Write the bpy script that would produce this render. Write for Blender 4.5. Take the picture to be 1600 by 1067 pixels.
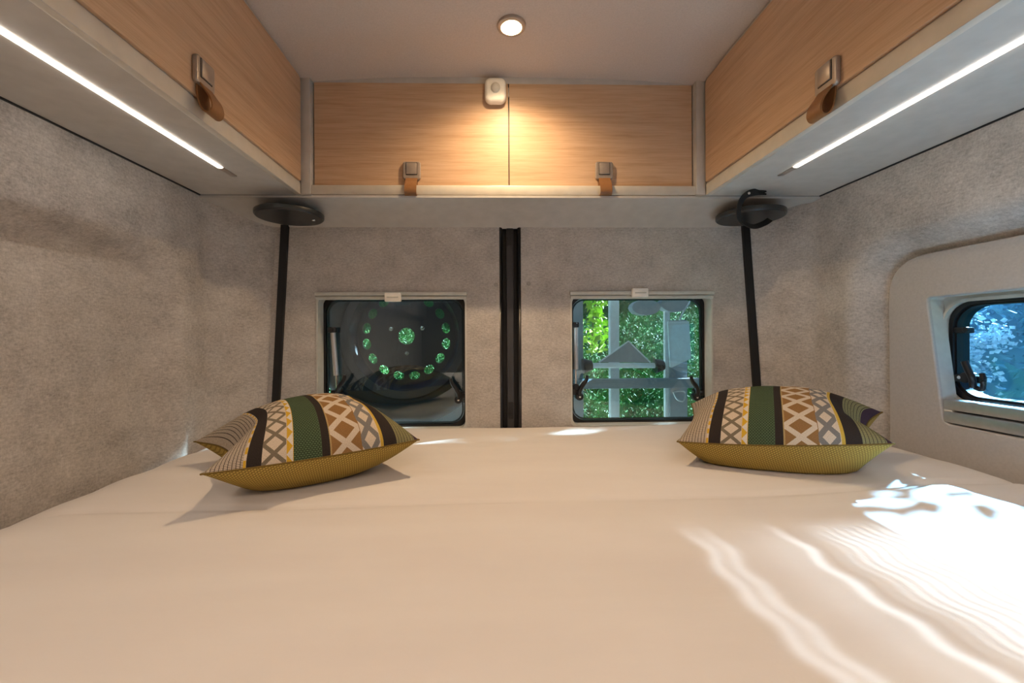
import bpy, bmesh, math, random
from mathutils import Vector, Matrix, noise
R = math.radians
random.seed(7)
C = bpy.context.scene.collection
S = bpy.context.scene
for o in list(bpy.data.objects): bpy.data.objects.remove(o)

# ------------------------------------------------------------------ camera, world, sun, exposure
YAW, ROLL, F, W, H = 1.3, -0.30, 667.0, 1600, 1067
cam = bpy.data.cameras.new('camera'); co = bpy.data.objects.new('camera', cam); C.objects.link(co)
cam.lens = 36.0*F/W; cam.sensor_width = 36.0; cam.clip_start = 0.01; cam.clip_end = 200
CM = Matrix.Rotation(R(-YAW), 4, 'Z') @ Matrix.Rotation(R(90), 4, 'X') @ Matrix.Rotation(R(ROLL), 4, 'Z')
co.matrix_world = CM
VX, VY = 768.0, 526.0
AX = VX + F*math.tan(R(YAW)); AY = VY
cam.shift_x = (W/2-AX)/W; cam.shift_y = (AY-H/2)/W
S.camera = co
def ray(px, py):
    d = Vector(((px-AX)/F, -(py-AY)/F, -1.0))
    return (CM.to_3x3() @ d)
def PY(px, py, Y): d = ray(px, py); return d*(Y/d.y)
def PX(px, py, X): d = ray(px, py); return d*(X/d.x)
def PZ(px, py, Z): d = ray(px, py); return d*(Z/d.z)

w = bpy.data.worlds.new('sky'); S.world = w; w.use_nodes = True
nt = w.node_tree; bg = nt.nodes['Background']
sky = nt.nodes.new('ShaderNodeTexSky'); sky.sky_type = 'HOSEK_WILKIE'; sky.turbidity = 2.5; sky.ground_albedo = .3
SUNV = Vector((.51, .25, .345)).normalized()
sky.sun_direction = SUNV
nt.links.new(sky.outputs[0], bg.inputs[0]); bg.inputs[1].default_value = 2.4
sl = bpy.data.lights.new('sun', 'SUN'); sl.energy = 30.0; sl.angle = R(.8); sl.color = (.82, .93, 1.0)
so = bpy.data.objects.new('sun', sl); C.objects.link(so); so.location = (4, 3, 4)
so.rotation_euler = SUNV.to_track_quat('Z', 'Y').to_euler()
S.view_settings.view_transform = 'Standard'; S.view_settings.look = 'None'
S.view_settings.gamma = 1; S.view_settings.use_curve_mapping = False
S.view_settings.exposure = 0.88

# ------------------------------------------------------------------ dimensions (camera at the origin, metres)
XC = 0.045                 # centre line of the van
WL, WR = -0.83, 0.97       # felt side walls
YD = 1.39                  # rear doors
ZB = -0.287                # top of the bed
ZF = -1.25                 # van floor
ZC = 0.775                 # ceiling
YP = 1.235                 # front of the rear cabinet / end of the side cabinets
YBK = -2.6                 # front end of the living space behind the camera
CL, CR = -0.543, 0.628     # faces of the side cabinets
ZU = 0.41                  # underside of the cabinets

# ------------------------------------------------------------------ helpers
def link(o, parent=None):
    C.objects.link(o)
    if parent: o.parent = parent
    return o
def loc_of(p):
    v = Vector((0, 0, 0))
    while p: v += p.location; p = p.parent
    return v
def obj(name, bm, mat, parent=None, smooth=False, world=True, kind=None, label=None):
    """bm is in world space unless world=False; parents are never rotated while building"""
    me = bpy.data.meshes.new(name)
    if world and parent: bmesh.ops.translate(bm, vec=-loc_of(parent), verts=bm.verts)
    bmesh.ops.recalc_face_normals(bm, faces=bm.faces)
    bm.to_mesh(me); bm.free()
    if mat: me.materials.append(mat)
    if smooth:
        for p in me.polygons: p.use_smooth = True
        if smooth == 'auto':
            me.set_sharp_from_angle(angle=R(35))
    o = bpy.data.objects.new(name, me); link(o, parent)
    if kind: o['kind'] = kind
    if label: o['label'] = label
    return o
def tag(o, label=None, cat=None, group=None, kind=None):
    if label: o['label'] = label
    if cat: o['category'] = cat
    if group: o['group'] = group
    if kind: o['kind'] = kind
    return o
def thing(name, loc, label=None, cat=None, group=None, kind=None):
    o = bpy.data.objects.new(name, None); o.empty_display_size = .05; o.location = loc; C.objects.link(o)
    return tag(o, label, cat, group, kind)
def B(): return bmesh.new()
def box(bm, x0, x1, y0, y1, z0, z1, bev=0, seg=2, M=None):
    r = bmesh.ops.create_cube(bm, size=1)
    vs = r['verts']
    bmesh.ops.scale(bm, vec=(abs(x1-x0), abs(y1-y0), abs(z1-z0)), verts=vs)
    bmesh.ops.translate(bm, vec=((x0+x1)/2, (y0+y1)/2, (z0+z1)/2), verts=vs)
    if bev:
        es = list({e for v in vs for e in v.link_edges})
        rr = bmesh.ops.bevel(bm, geom=es, offset=bev, segments=seg, affect='EDGES', profile=.5)
        vs = list(set(rr['verts']) | {v for v in vs if v.is_valid})
    if M: bmesh.ops.transform(bm, matrix=M, verts=[v for v in vs if v.is_valid])
    return vs
def bxo(name, mat, a, parent=None, bev=.0015, **k):
    bm = B(); box(bm, *a, bev=bev); return obj(name, bm, mat, parent, smooth='auto' if bev else False, **k)
def cyl(bm, c, axis, r, h, n=32, r2=None, bev=0):
    q = Vector(axis).normalized().to_track_quat('Z', 'Y').to_matrix().to_4x4()
    rr = bmesh.ops.create_cone(bm, cap_ends=True, segments=n, radius1=r, radius2=r if r2 is None else r2, depth=h)
    vs = rr['verts']
    if bev:
        es = [e for e in {e for v in vs for e in v.link_edges} if len(e.link_faces) == 2 and any(len(f.verts) > 4 for f in e.link_faces)]
        r3 = bmesh.ops.bevel(bm, geom=es, offset=bev, segments=3, affect='EDGES', profile=.5)
        vs = list(set(r3['verts']) | {v for v in vs if v.is_valid})
    bmesh.ops.transform(bm, matrix=Matrix.Translation(Vector(c)) @ q, verts=vs)
    return vs
def tube(bm, pts, r, n=10, caps=True):
    pts = [Vector(p) for p in pts]; rings = []
    up = Vector((0, 0, 1))
    for i, p in enumerate(pts):
        t = (pts[min(i+1, len(pts)-1)]-pts[max(i-1, 0)]).normalized()
        a = t.cross(up)
        if a.length < .1: a = t.cross(Vector((1, 0, 0)))
        a.normalize(); b = t.cross(a).normalized()
        rad = r[i] if isinstance(r, (list, tuple)) else r
        rings.append([bm.verts.new(p+a*math.cos(k*2*math.pi/n)*rad+b*math.sin(k*2*math.pi/n)*rad) for k in range(n)])
    for i in range(len(rings)-1):
        for k in range(n):
            bm.faces.new((rings[i][k], rings[i][(k+1) % n], rings[i+1][(k+1) % n], rings[i+1][k]))
    if caps: bm.faces.new(rings[0]); bm.faces.new(rings[-1])
def ribbon(bm, pts, width, thick):
    """pts: path; width: vector across; a strap of rectangular section"""
    pts = [Vector(p) for p in pts]; rings = []
    for i, p in enumerate(pts):
        wv = width[i] if isinstance(width, list) else width
        t = (pts[min(i+1, len(pts)-1)]-pts[max(i-1, 0)]).normalized()
        n = t.cross(wv).normalized()*thick/2; h = wv/2
        rings.append([bm.verts.new(p+q) for q in (h+n, -h+n, -h-n, h-n)])
    for i in range(len(rings)-1):
        for k in range(4): bm.faces.new((rings[i][k], rings[i][(k+1) % 4], rings[i+1][(k+1) % 4], rings[i+1][k]))
    bm.faces.new(rings[0]); bm.faces.new(rings[-1])
def catmull(P, n=8):
    P = [Vector(p) for p in P]; out = []
    for i in range(len(P)-1):
        a, b, c, d = P[max(i-1, 0)], P[i], P[i+1], P[min(i+2, len(P)-1)]
        for k in range(n):
            t = k/n
            out.append(.5*((2*b)+(c-a)*t+(2*a-5*b+4*c-d)*t*t+(3*b-a-3*c+d)*t*t*t))
    out.append(P[-1]); return out
def rrect(a0, a1, b0, b1, r, n=8):
    """rounded rectangle in (a,b): list of 4*(n+1) points; r one radius or four (++, -+, --, +-)"""
    rs = r if isinstance(r, (tuple, list)) else (r,)*4
    out = []
    for (ca, cb, s, rr) in ((a1, b1, 0, rs[0]), (a0, b1, 1, rs[1]), (a0, b0, 2, rs[2]), (a1, b0, 3, rs[3])):
        sx = -1 if ca == a1 else 1; sy = -1 if cb == b1 else 1
        for k in range(n+1):
            t = (s+k/n)*math.pi/2
            out.append((ca+sx*rr+math.cos(t)*rr, cb+sy*rr+math.sin(t)*rr))
    return out
def framed(bm, outer, inner, d0, d1, axis):
    """plate with a hole between depths d0, d1 along axis 'X' or 'Y' ((a,b) are the other two)"""
    f = (lambda a, b, d: (d, a, b)) if axis == 'X' else (lambda a, b, d: (a, d, b))
    n = len(outer)
    O0 = [bm.verts.new(f(a, b, d0)) for a, b in outer]; O1 = [bm.verts.new(f(a, b, d1)) for a, b in outer]
    I0 = [bm.verts.new(f(a, b, d0)) for a, b in inner]; I1 = [bm.verts.new(f(a, b, d1)) for a, b in inner]
    for k in range(n):
        j = (k+1) % n
        for q in ((O0[k], O0[j], I0[j], I0[k]), (O1[k], O1[j], I1[j], I1[k]), (O0[k], O0[j], O1[j], O1[k]), (I0[k], I0[j], I1[j], I1[k])):
            try: bm.faces.new(q)
            except ValueError: pass
def slab(bm, pts, d0, d1, axis):
    f = (lambda a, b, d: (d, a, b)) if axis == 'X' else ((lambda a, b, d: (a, d, b)) if axis == 'Y' else (lambda a, b, d: (a, b, d)))
    P0 = [bm.verts.new(f(a, b, d0)) for a, b in pts]; P1 = [bm.verts.new(f(a, b, d1)) for a, b in pts]
    bm.faces.new(P0); bm.faces.new(P1); n = len(pts)
    for k in range(n): bm.faces.new((P0[k], P0[(k+1) % n], P1[(k+1) % n], P1[k]))
def smooth(t): t = max(0, min(1, t)); return t*t*(3-2*t)

# ------------------------------------------------------------------ materials
class E:
    """tiny math-node expression"""
    nt = None
    def __init__(s, x): s.x = x
    @staticmethod
    def op(o, *a):
        n = E.nt.nodes.new('ShaderNodeMath'); n.operation = o
        for i, q in enumerate(a):
            q = q.x if isinstance(q, E) else q
            if isinstance(q, (int, float)): n.inputs[i].default_value = q
            else: E.nt.links.new(q, n.inputs[i])
        return E(n.outputs[0])
    def __add__(s, o): return E.op('ADD', s, o)
    def __sub__(s, o): return E.op('SUBTRACT', s, o)
    def __rsub__(s, o): return E.op('SUBTRACT', o, s)
    def __mul__(s, o): return E.op('MULTIPLY', s, o)
    def __lt__(s, o): return E.op('LESS_THAN', s, o)
    def __gt__(s, o): return E.op('GREATER_THAN', s, o)
    def abs(s): return E.op('ABSOLUTE', s)
    def frac(s): return E.op('FRACT', s)
def mat(name, col=(.5, .5, .5), rough=.5, metal=0, spec=.5, **k):
    m = bpy.data.materials.new(name); m.use_nodes = True
    b = m.node_tree.nodes['Principled BSDF']
    b.inputs['Base Color'].default_value = (*col, 1); b.inputs['Roughness'].default_value = rough
    b.inputs['Metallic'].default_value = metal; b.inputs['Specular IOR Level'].default_value = spec
    for q, v in k.items(): b.inputs[q.replace('_', ' ')].default_value = v
    return m
def nd(m, t, **k):
    n = m.node_tree.nodes.new(t)
    for q, v in k.items():
        if q.startswith('i_'): n.inputs[q[2:].replace('_', ' ')].default_value = v
        else: setattr(n, q, v)
    return n
def lk(m, a, b): m.node_tree.links.new(a, b)
def coords(m, scale=(1, 1, 1), src='Object', rot=(0, 0, 0)):
    t = nd(m, 'ShaderNodeTexCoord'); mp = nd(m, 'ShaderNodeMapping')
    mp.inputs['Scale'].default_value = scale; mp.inputs['Rotation'].default_value = rot
    lk(m, t.outputs[src], mp.inputs[0]); return mp.outputs[0]
def ramp(m, src, stops, interp='LINEAR'):
    r = nd(m, 'ShaderNodeValToRGB'); r.color_ramp.interpolation = interp
    el = r.color_ramp.elements
    while len(el) > 1: el.remove(el[-1])
    el[0].position = stops[0][0]; el[0].color = (*stops[0][1], 1)
    for p, c in stops[1:]: e = el.new(p); e.color = (*c, 1)
    lk(m, src, r.inputs[0]); return r.outputs[0]
def mix(m, f, a, b, blend='MIX'):
    n = nd(m, 'ShaderNodeMix', data_type='RGBA', blend_type=blend)
    for i, q in ((0, f), (6, a), (7, b)):
        q = q.x if isinstance(q, E) else q
        if isinstance(q, (int, float)): n.inputs[i].default_value = q
        elif isinstance(q, tuple): n.inputs[i].default_value = (*q, 1)
        else: lk(m, q, n.inputs[i])
    return n.outputs[2]
def bump(m, src, strength=.3, dist=.002):
    b = nd(m, 'ShaderNodeBump'); b.inputs['Strength'].default_value = strength; b.inputs['Distance'].default_value = dist
    lk(m, src, b.inputs['Height']); lk(m, b.outputs[0], m.node_tree.nodes['Principled BSDF'].inputs['Normal'])
def base(m): return m.node_tree.nodes['Principled BSDF'].inputs['Base Color']

def felt_mat(name, dark, light):
    m = mat(name, rough=.95, spec=.1)
    n1 = nd(m, 'ShaderNodeTexNoise', i_Scale=9, i_Detail=6, i_Roughness=.65); lk(m, coords(m, (1, 1, 1.3)), n1.inputs[0])
    n2 = nd(m, 'ShaderNodeTexNoise', i_Scale=95, i_Detail=5, i_Roughness=.7); lk(m, coords(m, (1, 1, 2.2)), n2.inputs[0])
    n3 = nd(m, 'ShaderNodeTexNoise', i_Scale=320, i_Detail=3, i_Roughness=.7); lk(m, coords(m, (1, 1, .5)), n3.inputs[0])
    E.nt = m.node_tree
    f = E(n1.outputs[0])*.35 + E(n2.outputs[0])*.4 + E(n3.outputs[0])*.25
    lk(m, ramp(m, f.x, [(.36, dark), (.5, tuple((a+b)/2 for a, b in zip(dark, light))), (.64, light)]), base(m))
    bump(m, n2.outputs[0], .35, .003); return m
FELT = felt_mat('grey_felt', (.31, .283, .262), (.68, .635, .595))
def wood_mat(name, axis):
    m = mat(name, rough=.42, spec=.35)
    sc = {'X': (1.6, 30, 34), 'Y': (30, 1.6, 34)}[axis]
    n1 = nd(m, 'ShaderNodeTexNoise', i_Scale=2.2, i_Detail=8, i_Roughness=.62, i_Distortion=.35); lk(m, coords(m, sc), n1.inputs[0])
    sc2 = {'X': (6, 200, 230), 'Y': (200, 6, 230)}[axis]
    n2 = nd(m, 'ShaderNodeTexNoise', i_Scale=2.2, i_Detail=4, i_Roughness=.6); lk(m, coords(m, sc2), n2.inputs[0])
    n3 = nd(m, 'ShaderNodeTexNoise', i_Scale=3.0, i_Detail=2); lk(m, coords(m), n3.inputs[0])
    E.nt = m.node_tree
    f = E(n1.outputs[0])*.5 + E(n2.outputs[0])*.36 + E(n3.outputs[0])*.14
    c = ramp(m, f.x, [(.34, (.42, .26, .15)), (.44, (.53, .345, .215)), (.52, (.59, .395, .255)), (.66, (.66, .465, .315))])
    lk(m, c, base(m)); bump(m, n2.outputs[0], .12, .001); return m
WOODX = wood_mat('pale_oak_across', 'X'); WOODY = wood_mat('pale_oak_along', 'Y')
def plain(name, col, rough, bscale=0, bstr=.1, **k):
    m = mat(name, col, rough, **k)
    n = nd(m, 'ShaderNodeTexNoise', i_Scale=bscale or 40, i_Detail=3); lk(m, coords(m), n.inputs[0])
    lk(m, ramp(m, n.outputs[0], [(.3, tuple(c*.94 for c in col)), (.7, tuple(min(1, c*1.05) for c in col))]), base(m))
    if bstr: bump(m, n.outputs[0], bstr, .001)
    return m
LAM = plain('grey_laminate', (.53, .505, .475), .5, 30, .02)
CREAM = plain('cream_rail', (.62, .575, .50), .4, 30, .02)
CEIL = plain('ceiling_fabric', (.56, .50, .465), .9, 300, .15, spec=.1)
PLAST = plain('beige_plastic_panel', (.47, .44, .42), .55, 200, .05)
FRAMEP = plain('pale_window_plastic', (.55, .55, .51), .45, 60, 0)
WHITE = plain('white_plastic', (.82, .79, .74), .35, 60, 0)
BLK = plain('black_rubber', (.006, .006, .008), .45, 80, .1)
BLKG = plain('black_plastic', (.012, .012, .014), .28, 80, .02)
DISCM = plain('black_disc_plastic', (.022, .024, .026), .35, 60, .02)
WEB = plain('black_webbing', (.01, .01, .011), .8, 400, .4)
ALU = plain('brushed_aluminium', (.62, .62, .62), .35, 60, .02, metal=.9)
NICK = plain('satin_nickel', (.40, .34, .295), .38, 90, .02, metal=.45)
CHROME = plain('chrome', (.8, .8, .8), .12, 60, 0, metal=1)
LEATH = plain('tan_leather', (.25, .115, .042), .5, 130, .3)
RACKW = plain('white_rack_metal', (.88, .90, .92), .35, 60, 0)
RACKG = plain('grey_rack_metal', (.32, .35, .38), .4, 60, 0)
WHEELM = plain('dark_wheel_paint', (.022, .02, .027), .35, 40, 0)
TYRE = plain('tyre_rubber', (.012, .012, .013), .8, 60, .2)
def emis(name, col, s):
    m = bpy.data.materials.new(name); m.use_nodes = True; nt = m.node_tree; nt.nodes.clear()
    e = nt.nodes.new('ShaderNodeEmission'); o = nt.nodes.new('ShaderNodeOutputMaterial')
    e.inputs[0].default_value = (*col, 1); e.inputs[1].default_value = s; nt.links.new(e.outputs[0], o.inputs[0]); return m
LED = emis('led_strip_glow', (1, .90, .78), 9.0)
LAMP = emis('downlight_glow', (1, .74, .42), 34.0)
def glass(name, tint, gloss=1.0, rough=0.0, ior=1.5):
    m = bpy.data.materials.new(name); m.use_nodes = True; nt = m.node_tree; nt.nodes.clear()
    t = nt.nodes.new('ShaderNodeBsdfTransparent'); t.inputs[0].default_value = (*tint, 1)
    g = nt.nodes.new('ShaderNodeBsdfGlossy'); g.inputs['Roughness'].default_value = rough; g.inputs[0].default_value = (.9, .95, 1, 1)
    f = nt.nodes.new('ShaderNodeFresnel')
    ge = nt.nodes.new('ShaderNodeNewGeometry'); iv = nt.nodes.new('ShaderNodeMix'); iv.inputs[2].default_value = ior; iv.inputs[3].default_value = 1/ior
    nt.links.new(ge.outputs['Backfacing'], iv.inputs[0]); nt.links.new(iv.outputs[0], f.inputs[0])
    mx = nt.nodes.new('ShaderNodeMixShader'); o = nt.nodes.new('ShaderNodeOutputMaterial')
    mm = nt.nodes.new('ShaderNodeMath'); mm.operation = 'MULTIPLY'; mm.inputs[1].default_value = gloss; mm.use_clamp = True
    nt.links.new(f.outputs[0], mm.inputs[0]); nt.links.new(mm.outputs[0], mx.inputs[0])
    nt.links.new(t.outputs[0], mx.inputs[1]); nt.links.new(g.outputs[0], mx.inputs[2]); nt.links.new(mx.outputs[0], o.inputs[0])
    return m
GLR = glass('tinted_acrylic_rear', (.80, .93, .97), 2.0)
GLS = glass('tinted_acrylic_side', (.58, .84, 1.0), 1.0)

def sheet_mat():
    m = mat('white_cotton_sheet', (.74, .705, .68), .85, spec=.15)
    n = nd(m, 'ShaderNodeTexNoise', i_Scale=5, i_Detail=4); lk(m, coords(m, (.6, 2.2, 1)), n.inputs[0])
    n2 = nd(m, 'ShaderNodeTexNoise', i_Scale=500, i_Detail=2); lk(m, coords(m), n2.inputs[0])
    lk(m, ramp(m, n.outputs[0], [(.3, (.71, .665, .635)), (.7, (.75, .71, .68))]), base(m))
    E.nt = m.node_tree; bump(m, (E(n.outputs[0])*1.0+E(n2.outputs[0])*.02).x, .5, .006); return m
SHEET = sheet_mat()

def stripe_mat():
    m = mat('patterned_weave', rough=.9, spec=.1); E.nt = m.node_tree
    uv = nd(m, 'ShaderNodeTexCoord').outputs['UV']
    sp = nd(m, 'ShaderNodeSeparateXYZ'); lk(m, uv, sp.inputs[0]); u = E(sp.outputs[0]); v = E(sp.outputs[1])
    cream, dark, taupe = (.60, .50, .39), (.035, .027, .024), (.19, .155, .11)
    yel, green, brown, grey = (.60, .36, .035), (.10, .145, .075), (.27, .145, .055), (.20, .185, .175)
    col = ramp(m, sp.outputs[0], [(0, cream), (.167, dark), (.229, cream), (.334, yel), (.366, green), (.494, dark),
              (.533, (.40, .28, .12)), (.540, brown), (.692, cream), (.786, (.55, .36, .06)), (.803, dark), (.873, (.30, .28, .13)), (.970, (.06, .035, .05))], 'CONSTANT')
    def inb(a, b): return (u > a)*(u < b)
    def lat(a, b, k, wd, ph=0):
        d = ((u-a)*(2/(b-a))-1.0).abs(); t = ((v*k+ph).frac()*2.0-1.0).abs()
        return (((d-t).abs()) < wd)
    col = mix(m, inb(.229, .334)*lat(.229, .334, 11, .26), col, taupe)
    col = mix(m, inb(.540, .692)*lat(.540, .692, 7.5, .28, .15), col, cream)
    col = mix(m, inb(.692, .786)*lat(.692, .786, 7.5, .36, .65), col, grey)
    tri = ((v*15).frac()*2.0-1.0).abs()
    a = (u-.336)*(1/.028)
    col = mix(m, inb(.336, .364)*(a > tri), col, (.66, .60, .52))
    col = mix(m, inb(.156, .167)*((v*17).frac() < .55), col, yel)
    # woven grids
    br = nd(m, 'ShaderNodeTexBrick', i_Scale=1, i_Mortar_Size=.10, i_Mortar_Smooth=.3, i_Brick_Width=1.0, i_Row_Height=.55)
    br.offset = 0.0
    mp = nd(m, 'ShaderNodeMapping'); mp.inputs['Scale'].default_value = (62, 80, 1); lk(m, uv, mp.inputs[0]); lk(m, mp.outputs[0], br.inputs[0])
    gr = inb(-.1, .156)+inb(.873, .970)
    col = mix(m, gr*E(br.outputs['Fac']), col, (.05, .035, .03))
    br2 = nd(m, 'ShaderNodeTexBrick', i_Scale=1, i_Mortar_Size=.13, i_Mortar_Smooth=.3, i_Brick_Width=1.0, i_Row_Height=.8)
    mp2 = nd(m, 'ShaderNodeMapping'); mp2.inputs['Scale'].default_value = (70, 95, 1); lk(m, uv, mp2.inputs[0]); lk(m, mp2.outputs[0], br2.inputs[0])
    col = mix(m, inb(.366, .494)*E(br2.outputs['Fac']), col, (.02, .025, .018))
    n = nd(m, 'ShaderNodeTexNoise', i_Scale=260, i_Detail=2); mp3 = nd(m, 'ShaderNodeMapping'); lk(m, uv, mp3.inputs[0]); lk(m, mp3.outputs[0], n.inputs[0])
    col = mix(m, .55, col, ramp(m, n.outputs[0], [(.3, (.62, .62, .62)), (.7, (1.25, 1.25, 1.25))]), 'MULTIPLY')
    lk(m, col, base(m)); bump(m, n.outputs[0], .5, .002); return m
STRIPE = stripe_mat()
def mustard_mat():
    m = mat('mustard_weave', rough=.9, spec=.1); E.nt = m.node_tree
    uv = nd(m, 'ShaderNodeTexCoord').outputs['UV']
    br = nd(m, 'ShaderNodeTexBrick', i_Scale=1, i_Mortar_Size=.22, i_Mortar_Smooth=.8, i_Brick_Width=1.0, i_Row_Height=1.0)
    mp = nd(m, 'ShaderNodeMapping'); mp.inputs['Scale'].default_value = (78, 98, 1); mp.inputs['Rotation'].default_value = (0, 0, R(38)); lk(m, uv, mp.inputs[0]); lk(m, mp.outputs[0], br.inputs[0])
    lk(m, mix(m, br.outputs['Fac'], (.43, .30, .075), (.17, .11, .03)), base(m)); bump(m, br.outputs['Fac'], -.4, .0015); return m
MUST = mustard_mat()

# ------------------------------------------------------------------ setting: walls
def recess(s, z, Yend, ztop, depth=.066):
    """rounded pressing in the side walls: signed distance to its outline"""
    r = .14; dx = s-(Yend-r); dz = z-(ztop-r)
    if dx > 0 and dz > 0: d = math.hypot(dx, dz)-r
    else: d = max(dx, dz)-r
    return depth*smooth(-d/.048)
def side_wall(name, sgn, X0, hole=None):
    far = [(X0, 1.265), (X0-sgn*.012, 1.285), (X0-sgn*.035, 1.315), (X0-sgn*.06, 1.345), (X0-sgn*.085, 1.368), (X0-sgn*.115, 1.383), (X0-sgn*.142, 1.392), (X0-sgn*.142, 1.47)]
    ys = [YBK, -1.6, -.9, -.5, -.2] + [i*.02 for i in range(0, 63)]
    if hole:
        for h in hole[:2]:
            ys.append(h)
        ys = sorted(ys)
    zs = [ZF, -.9, -.6, -.4] + [-.36+.02*i for i in range(0, 41)] + [.5, .65, .81]
    if hole: zs = sorted(zs+list(hole[2:]))
    plan = [(X0, y) for y in ys]+far
    bm = B(); g = []
    for i, (x, y) in enumerate(plan):
        row = []
        for z in zs:
            d = recess(y, z, 1.165 if sgn < 0 else 1.135, .245) if y < 1.24 else 0
            wob = .0015*noise.noise(Vector((y*6, z*6, X0)))
            lean = -sgn*0.022*smooth((z-.1)/.4)*0 
            # the corner opens slightly towards the bottom
            flare = sgn*.03*smooth((y-1.25)/.12)*smooth((.4-z)/.7)
            row.append(bm.verts.new((x+sgn*d+wob+lean+flare, y, z)))
        g.append(row)
    for i in range(len(g)-1):
        for j in range(len(zs)-1):
            if hole:
                ym = (plan[i][1]+plan[i+1][1])/2; zm = (zs[j]+zs[j+1])/2
                if hole[0] < ym < hole[1] and hole[2] < zm < hole[3]: continue
            bm.faces.new((g[i][j], g[i+1][j], g[i+1][j+1], g[i][j+1]))
    o = obj(name, bm, FELT, smooth=True, kind='structure')
    return o
side_wall('wall_left', -1, WL)
side_wall('wall_right', 1, WR, hole=(.235, 1.012, -.225, .115))
# ceiling: a shallow vault
bm = B(); g = []
for i in range(41):
    x = -1.0+2.15*i/40
    z = ZC-.022*min(1, abs((x-XC)/.60))**3
    g.append([bm.verts.new((x, y, z-.012*smooth((y-1.12)/.12))) for y in (YBK, 0, .6, 1.0, 1.12, 1.15, 1.18, 1.21, 1.24, 1.30, 1.48)])
for i in range(40):
    for j in range(10): bm.faces.new((g[i][j], g[i+1][j], g[i+1][j+1], g[i][j+1]))
obj('ceiling', bm, CEIL, smooth=True, kind='structure')
bxo('floor', plain('grey_floor_vinyl', (.18, .17, .16), .5, 8), (-1.0, 1.2, YBK, 1.47, ZF-.03, ZF), bev=0, kind='structure')
bxo('wall_rear', LAM, (-1.0, 1.2, 1.425, 1.47, .335, .82), bev=0, kind='structure')
bxo('wall_front', plain('cab_divider_grey', (.30, .27, .24), .8, 30), (-1.0, 1.2, YBK-.03, YBK, ZF, .82), bev=0, kind='structure')

# rear doors, felt covered, each with its window
WIN = [(-.560, -.085, -.300, .136), (.262, .724, -.292, .136)]
def rear_door(name, x0, x1, win):
    d = thing(name, ((x0+x1)/2, YD, ZF), kind='structure')
    a0, a1, b0, b1 = win
    inner = rrect(a0, a1, b0, b1, .012, 4)
    out = []
    for (a, b) in inner:   # same count, spread over the rectangle
        fa = (a-a0)/(a1-a0); fb = (b-b0)/(b1-b0); out.append((x0+(x1-x0)*(0 if fa < .5 else 1), ZF if fb < .5 else .375))
    bm = B(); framed(bm, out, inner, YD, YD+.045, 'Y')
    bmesh.ops.remove_doubles(bm, verts=bm.verts, dist=1e-5)
    obj('felt_panel', bm, FELT, d)
    return d
d1 = rear_door('door_1', -.73, .027, WIN[0])
d2 = rear_door('door_2', .103-.006, .885, WIN[1])
for d, (px, py) in ((d1, (775, 445)), (d2, (826, 443))):
    p = PY(px, py, YD); bm = B(); cyl(bm, p+Vector((0, -.001, 0)), (0, 1, 0), .0065, .004, 20, bev=.0012); obj('snap_button', bm, mat('felt_coloured_plastic', (.36, .33, .30), .6), d, smooth='auto')

# centre post between the doors
t = thing('trim_1', (XC+.02, YD, ZF), kind='structure')
bxo('seal_backing', BLK, (.020, .104, YD+.03, YD+.05, ZF, .37), t, bev=0)
bm = B(); tube(bm, [(.029, YD+.008, ZF), (.029, YD+.008, .372)], .0085, 12); obj('door_seal', bm, BLKG, t, smooth=True)
bm = B(); tube(bm, [(.093, YD+.008, ZF), (.093, YD+.008, .372)], .0085, 12); obj('door_seal', bm, BLKG, t, smooth=True)
bxo('centre_channel', plain('dark_grey_plastic', (.035, .035, .04), .4), (.050, .073, YD+.004, YD+.04, ZF, .372), t, bev=.003)
bm = B()
for k in range(14):
    for zz in (.352-.004*k, -.215-.004*k): box(bm, .053, .070, YD+.001, YD+.005, zz-.0012, zz+.0008)
obj('rib_row', bm, BLKG, t, kind='stuff')
# black seals at the hinge side of the doors
for i, (pt, pb) in enumerate((((446, 350), (430, 660)), ((1164, 350), (1186, 660)))):
    a = PY(*pt, YD-.004); b = PY(*pb, YD-.004); dr = (b-a)
    b = a+dr*1.25; a = a-dr*.04
    s = 1 if i else -1
    t = thing('trim_%d' % (i+2), (a.x, YD, ZF), kind='structure')
    bm = B(); ribbon(bm, [a, b], Vector((.023, 0, 0)), .014); obj('door_gap_seal', bm, BLK, t)
    bm = B(); ribbon(bm, [a+Vector((0, .03, 0)), b+Vector((0, .03, 0))], Vector((.10, 0, 0)), .01); obj('seal_backing', bm, BLK, t)

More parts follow.
